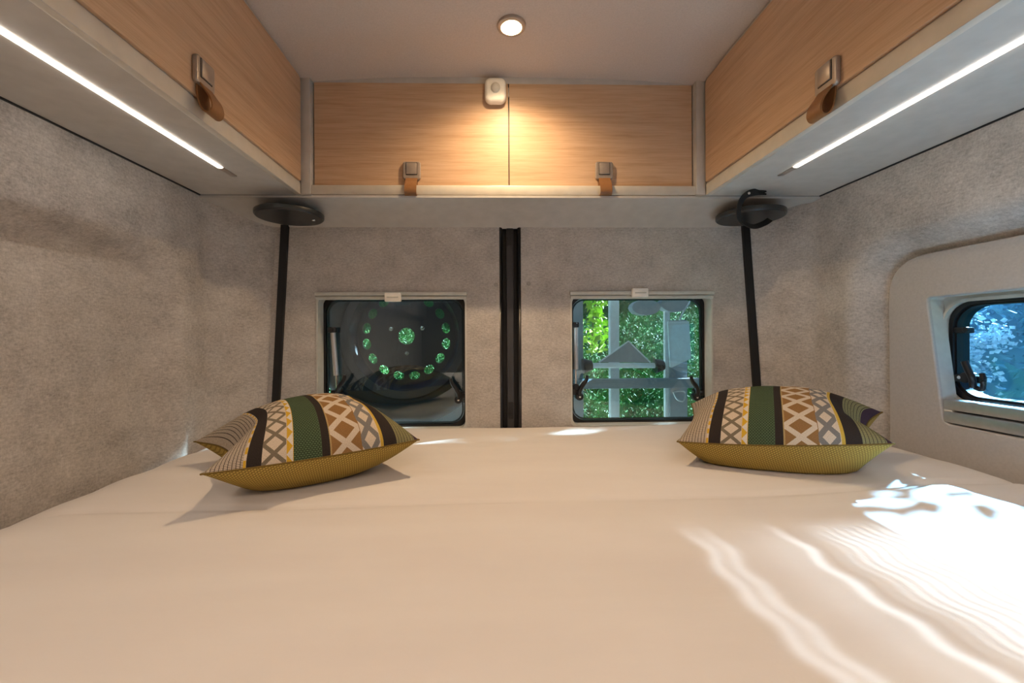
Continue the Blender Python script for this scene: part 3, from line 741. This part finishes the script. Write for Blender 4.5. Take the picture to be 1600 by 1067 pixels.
# ------------------------------------------------------------------ outside: spare wheel behind the left door window
def wheel():
    Y = 1.62; c = PY(635, 525, Y)
    t = thing('spare_wheel', (c.x, Y, c.z-.33), 'dark steel spare wheel with round holes, outside the left door window', 'wheel')
    RH = PY(698, 525, Y).x-c.x; nh = 16; S_ = nh*12
    def ang(k): return 2*math.pi*k/S_
    # plate: ring between the centre hole and the rim with a ring of oval holes: built as a polar grid minus holes
    bm = B()
    rh = .0165; rc = PY(648, 525, Y).x-c.x
    def rs(z0):
        rings = []
        # inner disc
        for r in (rc, rc+.02, RH-rh-.016): rings.append([bm.verts.new((c.x+r*math.cos(ang(k)), z0, c.z+r*math.sin(ang(k)))) for k in range(S_)])
        for a, b in zip(rings[:-1], rings[1:]):
            for k in range(S_): bm.faces.new((a[k], a[(k+1) % S_], b[(k+1) % S_], b[k]))
        outer = [bm.verts.new((c.x+(RH+rh+.016)*math.cos(ang(k)), z0, c.z+(RH+rh+.016)*math.sin(ang(k)))) for k in range(S_)]
        inner = rings[-1]; hole_rings = []
        for h in range(nh):
            th = 2*math.pi*(h+.5)/nh+.10
            k0 = [(h*12+q) % S_ for q in range(13)]
            tm = 2*math.pi*(h*12+6)/S_
            cx, cz = c.x+RH*math.cos(tm), c.z+RH*math.sin(tm)
            loop = [outer[k] for k in k0]+[inner[k] for k in reversed(k0)]
            # mid boundary verts between segments are the shared radial edges
            er = Vector((math.cos(tm), 0, math.sin(tm))); et = Vector((-math.sin(tm), 0, math.cos(tm)))
            hv = []
            for v in loop:
                d = Vector((v.co.x-cx, 0, v.co.z-cz)); a = math.atan2(d.dot(et)/.9, d.dot(er))
                hv.append(bm.verts.new((cx, z0, cz)))
                q_ = len(hv)-1; a = math.pi*.48*(2*(q_ % 13)/12-1)+(0 if q_ < 13 else math.pi)
                hv[-1].co = Vector((cx, z0, cz))+er*(rh*.95*math.cos(a))+et*(rh*1.25*math.sin(a))
            for q in range(len(loop)):
                j = (q+1) % len(loop)
                if q == 12 or q == 25:
                    bm.faces.new((loop[q], loop[j], hv[j], hv[q]))
                else: bm.faces.new((loop[q], loop[j], hv[j], hv[q]))
            hole_rings.append(hv)
        return outer, rings[0], hole_rings
    o0, i0, h0 = rs(Y)
    o1, i1, h1 = rs(Y+.006)
    for a, b in [(o0, o1), (i0, i1)]+list(zip(h0, h1)):
        for k in range(len(a)): j = (k+1) % len(a); bm.faces.new((a[k], a[j], b[j], b[k]))
    # deep rim
    Rr = RH+rh+.016; last = o0
    for r, y in ((Rr+.010, Y-.02), (Rr+.018, Y-.045), (Rr+.045, Y-.055), (Rr+.050, Y+.05)):
        cur = [bm.verts.new((c.x+r*math.cos(ang(k)), y, c.z+r*math.sin(ang(k)))) for k in range(S_)]
        for k in range(S_): bm.faces.new((last[k], last[(k+1) % S_], cur[(k+1) % S_], cur[k]))
        last = cur
    obj('wheel_rim', bm, WHEELM, t, smooth='auto')
    bm = B(); prof = [(Rr+.045, Y-.05), (Rr+.06, Y-.07), (Rr+.12, Y-.075), (Rr+.145, Y-.05), (Rr+.15, Y+.03), (Rr+.13, Y+.08), (Rr+.05, Y+.08)]
    rg = [[bm.verts.new((c.x+r*math.cos(ang(k*2)), y, c.z+r*math.sin(ang(k*2)))) for k in range(S_//2)] for r, y in prof]; q = S_//2
    for a, b in zip(rg, rg[1:]+rg[:1]):
        for k in range(q): bm.faces.new((a[k], a[(k+1) % q], b[(k+1) % q], b[k]))
    obj('tyre', bm, TYRE, t, smooth=True)
    for px, py in ((611, 514), (636, 552), (660, 513)):
        p = PY(px, py, Y-.002); bm = B(); cyl(bm, p, (0, 1, 0), .008, .006, 16, bev=.001); obj('wheel_bolt', bm, CHROME, t, smooth='auto')
    bm = B(); box(bm, c.x-.34, c.x+.45, Y+.085, Y+.12, c.z-.45, c.z-.27, bev=.01); obj('carrier_beam', bm, RACKG, t, smooth='auto')
wheel()

# bike carrier behind the right door window
Y = 1.60
t = thing('bike_carrier', (PY(1000, 600, Y).x, Y, -.9), 'white and grey metal bike carrier standing outside the right door window', 'bike carrier')
def rb(name, m, x0, x1, y0, y1, Yc, dy=.03, bev=.004, **k):
    a = PY(x0, y1, Yc); b = PY(x1, y0, Yc); return bxo(name, m, (a.x, b.x, Yc, Yc+dy, a.z, b.z), t, bev=bev, **k)
rb('post', RACKW, 954, 968, 440, 700, Y+.03, .03, .008)
rb('post', RACKW, 1040, 1047, 440, 700, Y+.03, .02)
rb('side_plate', RACKG, 1047, 1074, 500, 700, Y+.02, .02)
rb('side_plate', RACKG, 880, 911, 440, 700, Y, .02)
rb('crossbar', RACKG, 880, 1110, 591, 608, Y-.005, .03)
a = PY(925, 571, Y-.03); b = PY(1025, 571, Y-.03); bm = B(); tube(bm, [a, b], .010, 14); obj('tube_arm', bm, RACKW, t, smooth='auto')
p = [PY(936, 566, Y-.02), PY(982, 533, Y-.02), PY(1016, 566, Y-.02)]
bm = B(); slab(bm, [(q.x, q.z) for q in p], Y-.02, Y-.012, 'Y'); obj('gusset_plate', bm, RACKG, t)
bm = B(); tube(bm, [p[0], p[1], p[2]], .003, 8); obj('gusset_edge', bm, RACKW, t)
for px in (918, 1030):
    q = PY(px, 571, Y-.03); bm = B(); cyl(bm, q, (1, 0, .1), .028, .035, 20, r2=.018, bev=.003); obj('tube_clamp', bm, BLKG, t, smooth='auto')
pp = corner_round([(q.x, q.z) for q in (PY(1042, 502, Y), PY(1075, 502, Y), PY(1078, 560, Y), PY(1046, 575, Y))], [.006]*4, 4)
bm = B(); slab(bm, pp, Y-.01, Y, 'Y'); obj('cover_plate', bm, RACKW, t)
for x0, y0 in ((1010, 480), (1055, 475)):
    q = PY(x0, y0, Y); bm = B(); slab(bm, [(q.x+.045*math.cos(k*math.pi/8)*(1.2), q.z+.03*math.sin(k*math.pi/8)) for k in range(16)], Y, Y+.05, 'Y'); obj('wheel_tray', bm, RACKG, t)
bm = B(); tube(bm, catmull([PY(1062, 500, Y-.03), PY(1066, 490, Y-.03), PY(1072, 480, Y-.03), PY(1078, 470, Y-.03), PY(1076, 466, Y-.03)], 6), .0035, 8); obj('wire_hook', bm, CHROME, t, smooth=True)
p = [PY(1052, 612, Y-.01), PY(1070, 612, Y-.01), PY(1068, 626, Y-.01), PY(1058, 624, Y-.01)]; bm = B(); tube(bm, catmull(p+[p[0]], 5), .003, 8); obj('shackle', bm, ALU, t, smooth=True)

# ------------------------------------------------------------------ outside: lawn bank, hedges
def leafmat(name, c0, c1, tr=.35):
    m = mat(name, c0, .55, spec=.3); n = nd(m, 'ShaderNodeObjectInfo')
    ns = nd(m, 'ShaderNodeTexNoise', i_Scale=3.0, i_Detail=4); lk(m, coords(m), ns.inputs[0])
    lk(m, ramp(m, ns.outputs[0], [(.35, c0), (.65, c1)]), base(m))
    return m
def leaves(bm, n, f, s0, s1, asp=.45):
    for _ in range(n):
        p, nn = f(); s = random.uniform(s0, s1)
        d = Vector((random.gauss(0, 1), random.gauss(0, 1), random.gauss(0, 1))).normalized()
        a = (d+nn*.6).normalized(); b = a.cross(Vector((random.gauss(0, 1), random.gauss(0, 1), random.gauss(0, 1)))).normalized()
        c = a.cross(b)*s*.12
        vs = [bm.verts.new(p+q) for q in (-a*s*.5, b*s*asp*.5-a*s*.05+c, a*s*.5, -b*s*asp*.5-a*s*.05+c)]
        bm.faces.new((vs[0], vs[1], vs[2])); bm.faces.new((vs[0], vs[2], vs[3]))
GR = leafmat('lawn_green', (.035, .15, .04), (.11, .30, .09))
HG = leafmat('hedge_green', (.02, .07, .02), (.09, .20, .05))
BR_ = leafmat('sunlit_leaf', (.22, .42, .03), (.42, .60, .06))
BH = leafmat('blue_hedge', (.08, .24, .32), (.22, .45, .58))  # blue cast of the sky put into the leaf colour
GZ = -1.85
bxo('ground', GR, (-14, 16, 2.9, 22, GZ-.1, GZ), bev=0, kind='structure')
bxo('ground', plain('pale_concrete', (.60, .60, .58), .9, 20), (-14, 16, 1.7, 2.9, GZ-.1, GZ+.005), bev=0, kind='structure')  # unseen pale strip added to bounce sunlight up onto the carrier
bxo('ground', GR, (1.25, 16, -14, 1.7, GZ-.1, GZ), bev=0, kind='structure')
# lawn bank that rises behind the van
bm = B(); g = []
def bank(x, y): return GZ+(y-3.0)*.52+.08*noise.noise(Vector((x, y, 0)))
for i in range(30):
    g.append([bm.verts.new((-5+11*i/29, 3.0+5.5*j/14, bank(-5+11*i/29, 3.0+5.5*j/14))) for j in range(15)])
for i in range(29):
    for j in range(14): bm.faces.new((g[i][j], g[i+1][j], g[i+1][j+1], g[i][j+1]))
tag(obj('grass_bank', bm, GR, smooth=True), kind='structure')
bm = B()
def fb():
    y = 3.0+5.5*random.random()**1.1; x = random.uniform(-.75*y, 1.05*y)*.85
    x = max(-5, min(6, x)); return Vector((x, y, bank(x, y)+.04)), Vector((0, -.3, 1.6))
leaves(bm, 70000, fb, .06, .13, .14)
tag(obj('grass_blades', bm, GR), 'green grass growing on the bank outside the rear windows', 'grass', kind='stuff')
def hedge(name, label, c, sx, sy, sz, m, n, s0, s1, group=None):
    t = thing(name, (c[0], c[1], GZ), label, 'hedge')
    bm = B()
    r = bmesh.ops.create_icosphere(bm, subdivisions=3, radius=1)
    for v in bm.verts:
        v.co = Vector((v.co.x*sx*.9, v.co.y*sy*.9, v.co.z*sz*.9))*(1+.15*noise.noise(v.co*2.5))+Vector(c)
    obj('hedge_core', bm, HG if m is not BH else BH, t, smooth=True)
    bm = B()
    def fh():
        d = Vector((random.gauss(0, 1), random.gauss(0, 1), random.gauss(0, 1))).normalized()
        return Vector((c[0]+d.x*sx, c[1]+d.y*sy, c[2]+d.z*sz))*1+d*random.uniform(-.12, .06), d
    leaves(bm, n, fh, s0, s1); obj('foliage', bm, m, t, kind='stuff')
hedge('hedge', 'dark green hedge on top of the grass bank behind the van', (0, 9.0, 1.2), 7.5, .9, 1.7, HG, 16000, .12, .24)
hedge('hedge', 'blue-green hedge outside the right side window', (3.6, .9, -.7), 1.1, 3.2, 1.35, BH, 45000, .03, .07)
# hanging sunlit branch outside the right rear window
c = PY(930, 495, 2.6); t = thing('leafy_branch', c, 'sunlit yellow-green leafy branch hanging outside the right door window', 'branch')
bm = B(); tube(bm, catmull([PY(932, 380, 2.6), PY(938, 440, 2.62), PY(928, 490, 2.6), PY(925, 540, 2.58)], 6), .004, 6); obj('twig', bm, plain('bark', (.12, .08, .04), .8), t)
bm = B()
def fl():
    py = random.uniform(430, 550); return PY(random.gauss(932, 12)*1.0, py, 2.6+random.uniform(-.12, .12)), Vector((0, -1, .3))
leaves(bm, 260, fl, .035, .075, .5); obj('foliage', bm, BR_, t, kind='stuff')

# unseen tree added beyond the right rear corner of the van: it breaks the sun up before it reaches the rear windows
t = thing('shade_tree', (3.1, 3.0, GZ), 'leafy tree beyond the right rear corner of the van', 'tree')
bm = B(); tube(bm, catmull([(3.2, 3.1, GZ), (3.15, 3.05, -.6), (3.2, 3.0, .8), (3.1, 3.0, 1.9)], 6), [.09-.05*i/18 for i in range(19)], 12); obj('trunk', bm, plain('bark', (.12, .08, .04), .8), t, smooth=True)
bm = B()
def ft():
    while True:
        d = Vector((random.uniform(-1, 1), random.uniform(-1, 1), random.uniform(-1, 1)))
        if d.length < 1: break
    return Vector((3.1+d.x*.9, 2.85+d.y*.75, 1.75+d.z*.85)), d
leaves(bm, 1250, ft, .10, .17, .6)
leaves(bm, 70, lambda: (Vector((2.0+random.uniform(-.1, .1), 1.37+random.gauss(0, .10), .60+random.gauss(0, .10))), Vector((0, 0, 1))), .04, .08, .6); obj('foliage', bm, HG, t, kind='stuff')  # low leaves added to dapple the sun entering the side window
bm = B(); tube(bm, catmull([(3.15, 3.0, .9), (2.7, 2.3, .95), (2.2, 1.7, .75), (2.0, 1.35, .58)], 6), [.03-.022*i/18 for i in range(19)], 8); obj('low_branch', bm, plain('bark', (.12, .08, .04), .8), t, smooth=True)
t = thing('flowering_shrub', (3.1, 1.3, GZ), 'shrub with pale white blossoms outside the right side window', 'shrub')
bm = B()
def ff():
    c = random.choice(CLS); d = Vector((random.gauss(0, 1), random.gauss(0, 1), random.gauss(0, 1))).normalized()
    return c+d*random.uniform(.02, .09), d
CLS = [Vector((2.50+random.uniform(-.1, .1), random.uniform(.2, 2.9), random.uniform(-.6, .22))) for _ in range(70)]
leaves(bm, 5000, ff, .015, .035, .8); obj('blossom', bm, plain('pale_blossom', (.50, .64, .74), .7), t, kind='stuff')  # flecks on an added stem, in place of blurred light dapples
bm = B(); tube(bm, [(2.7, 1.3, GZ), (2.6, 1.3, -.3)], .02, 8); obj('stem', bm, plain('bark', (.12, .08, .04), .8), t)

# added spot in the side-window opening, casts the wavy streaks of refracted sun
LP = Vector((1.00, .50, .055)); l = bpy.data.lights.new('window_edge_refraction', 'SPOT'); l.energy = 36; l.color = (.72, .88, 1)
l.spot_size = R(120); l.spot_blend = .2; l.shadow_soft_size = .002
o = bpy.data.objects.new('window_edge_refraction', l); C.objects.link(o); o.location = LP
o.rotation_euler = (LP-Vector((.40, .48, ZB))).to_track_quat('Z', 'Y').to_euler()
l.use_nodes = True; E.nt = l.node_tree; em = E.nt.nodes['Emission']
ge = E.nt.nodes.new('ShaderNodeNewGeometry'); sp = E.nt.nodes.new('ShaderNodeSeparateXYZ'); E.nt.links.new(ge.outputs['Incoming'], sp.inputs[0])
ix, iy, iz = [E(q) for q in sp.outputs]
hz = ZB+.006-LP.z
hx = E.op('DIVIDE', ix, iz)*hz+LP.x; hy = E.op('DIVIDE', iy, iz)*hz+LP.y
nz = E.nt.nodes.new('ShaderNodeTexNoise'); nz.inputs['Scale'].default_value = 9; nz.inputs['Detail'].default_value = 1
cb = E.nt.nodes.new('ShaderNodeCombineXYZ'); E.nt.links.new(hy.x, cb.inputs[0]); E.nt.links.new(cb.outputs[0], nz.inputs[0])
wob = (E(nz.outputs[0])-.5)*.06 + E.op('SINE', hy*88.0)*.0045 + E.op('SINE', hy*41.0)*.003
X = hx+wob
def band(c, wd, a):
    q = (X-c)*(1/wd); return E.op('EXPONENT', q*q*-1.0)*a
def step(x, a, b):
    n = E.nt.nodes.new('ShaderNodeMapRange'); n.interpolation_type = 'SMOOTHSTEP'
    E.nt.links.new(x.x, n.inputs[0]); n.inputs[1].default_value = a; n.inputs[2].default_value = b
    return E(n.outputs[0])
p = band(.300, .010, .42)+band(.323, .010, .36)+band(.36, .05, .10)+band(.405, .03, .16)+band(.428, .009, .42)
p = p+step(X, .43, .51)*(E.op('SINE', X*430.0)*.14+.42)
env = step(hy, .66, .56)*step(hy, .05, .15)*step(hx, .24, .27)*step(hx, .64, .58)
p = p*env*(iz.abs() > .05)
E.nt.links.new((p*1.0).x, em.inputs['Strength'])
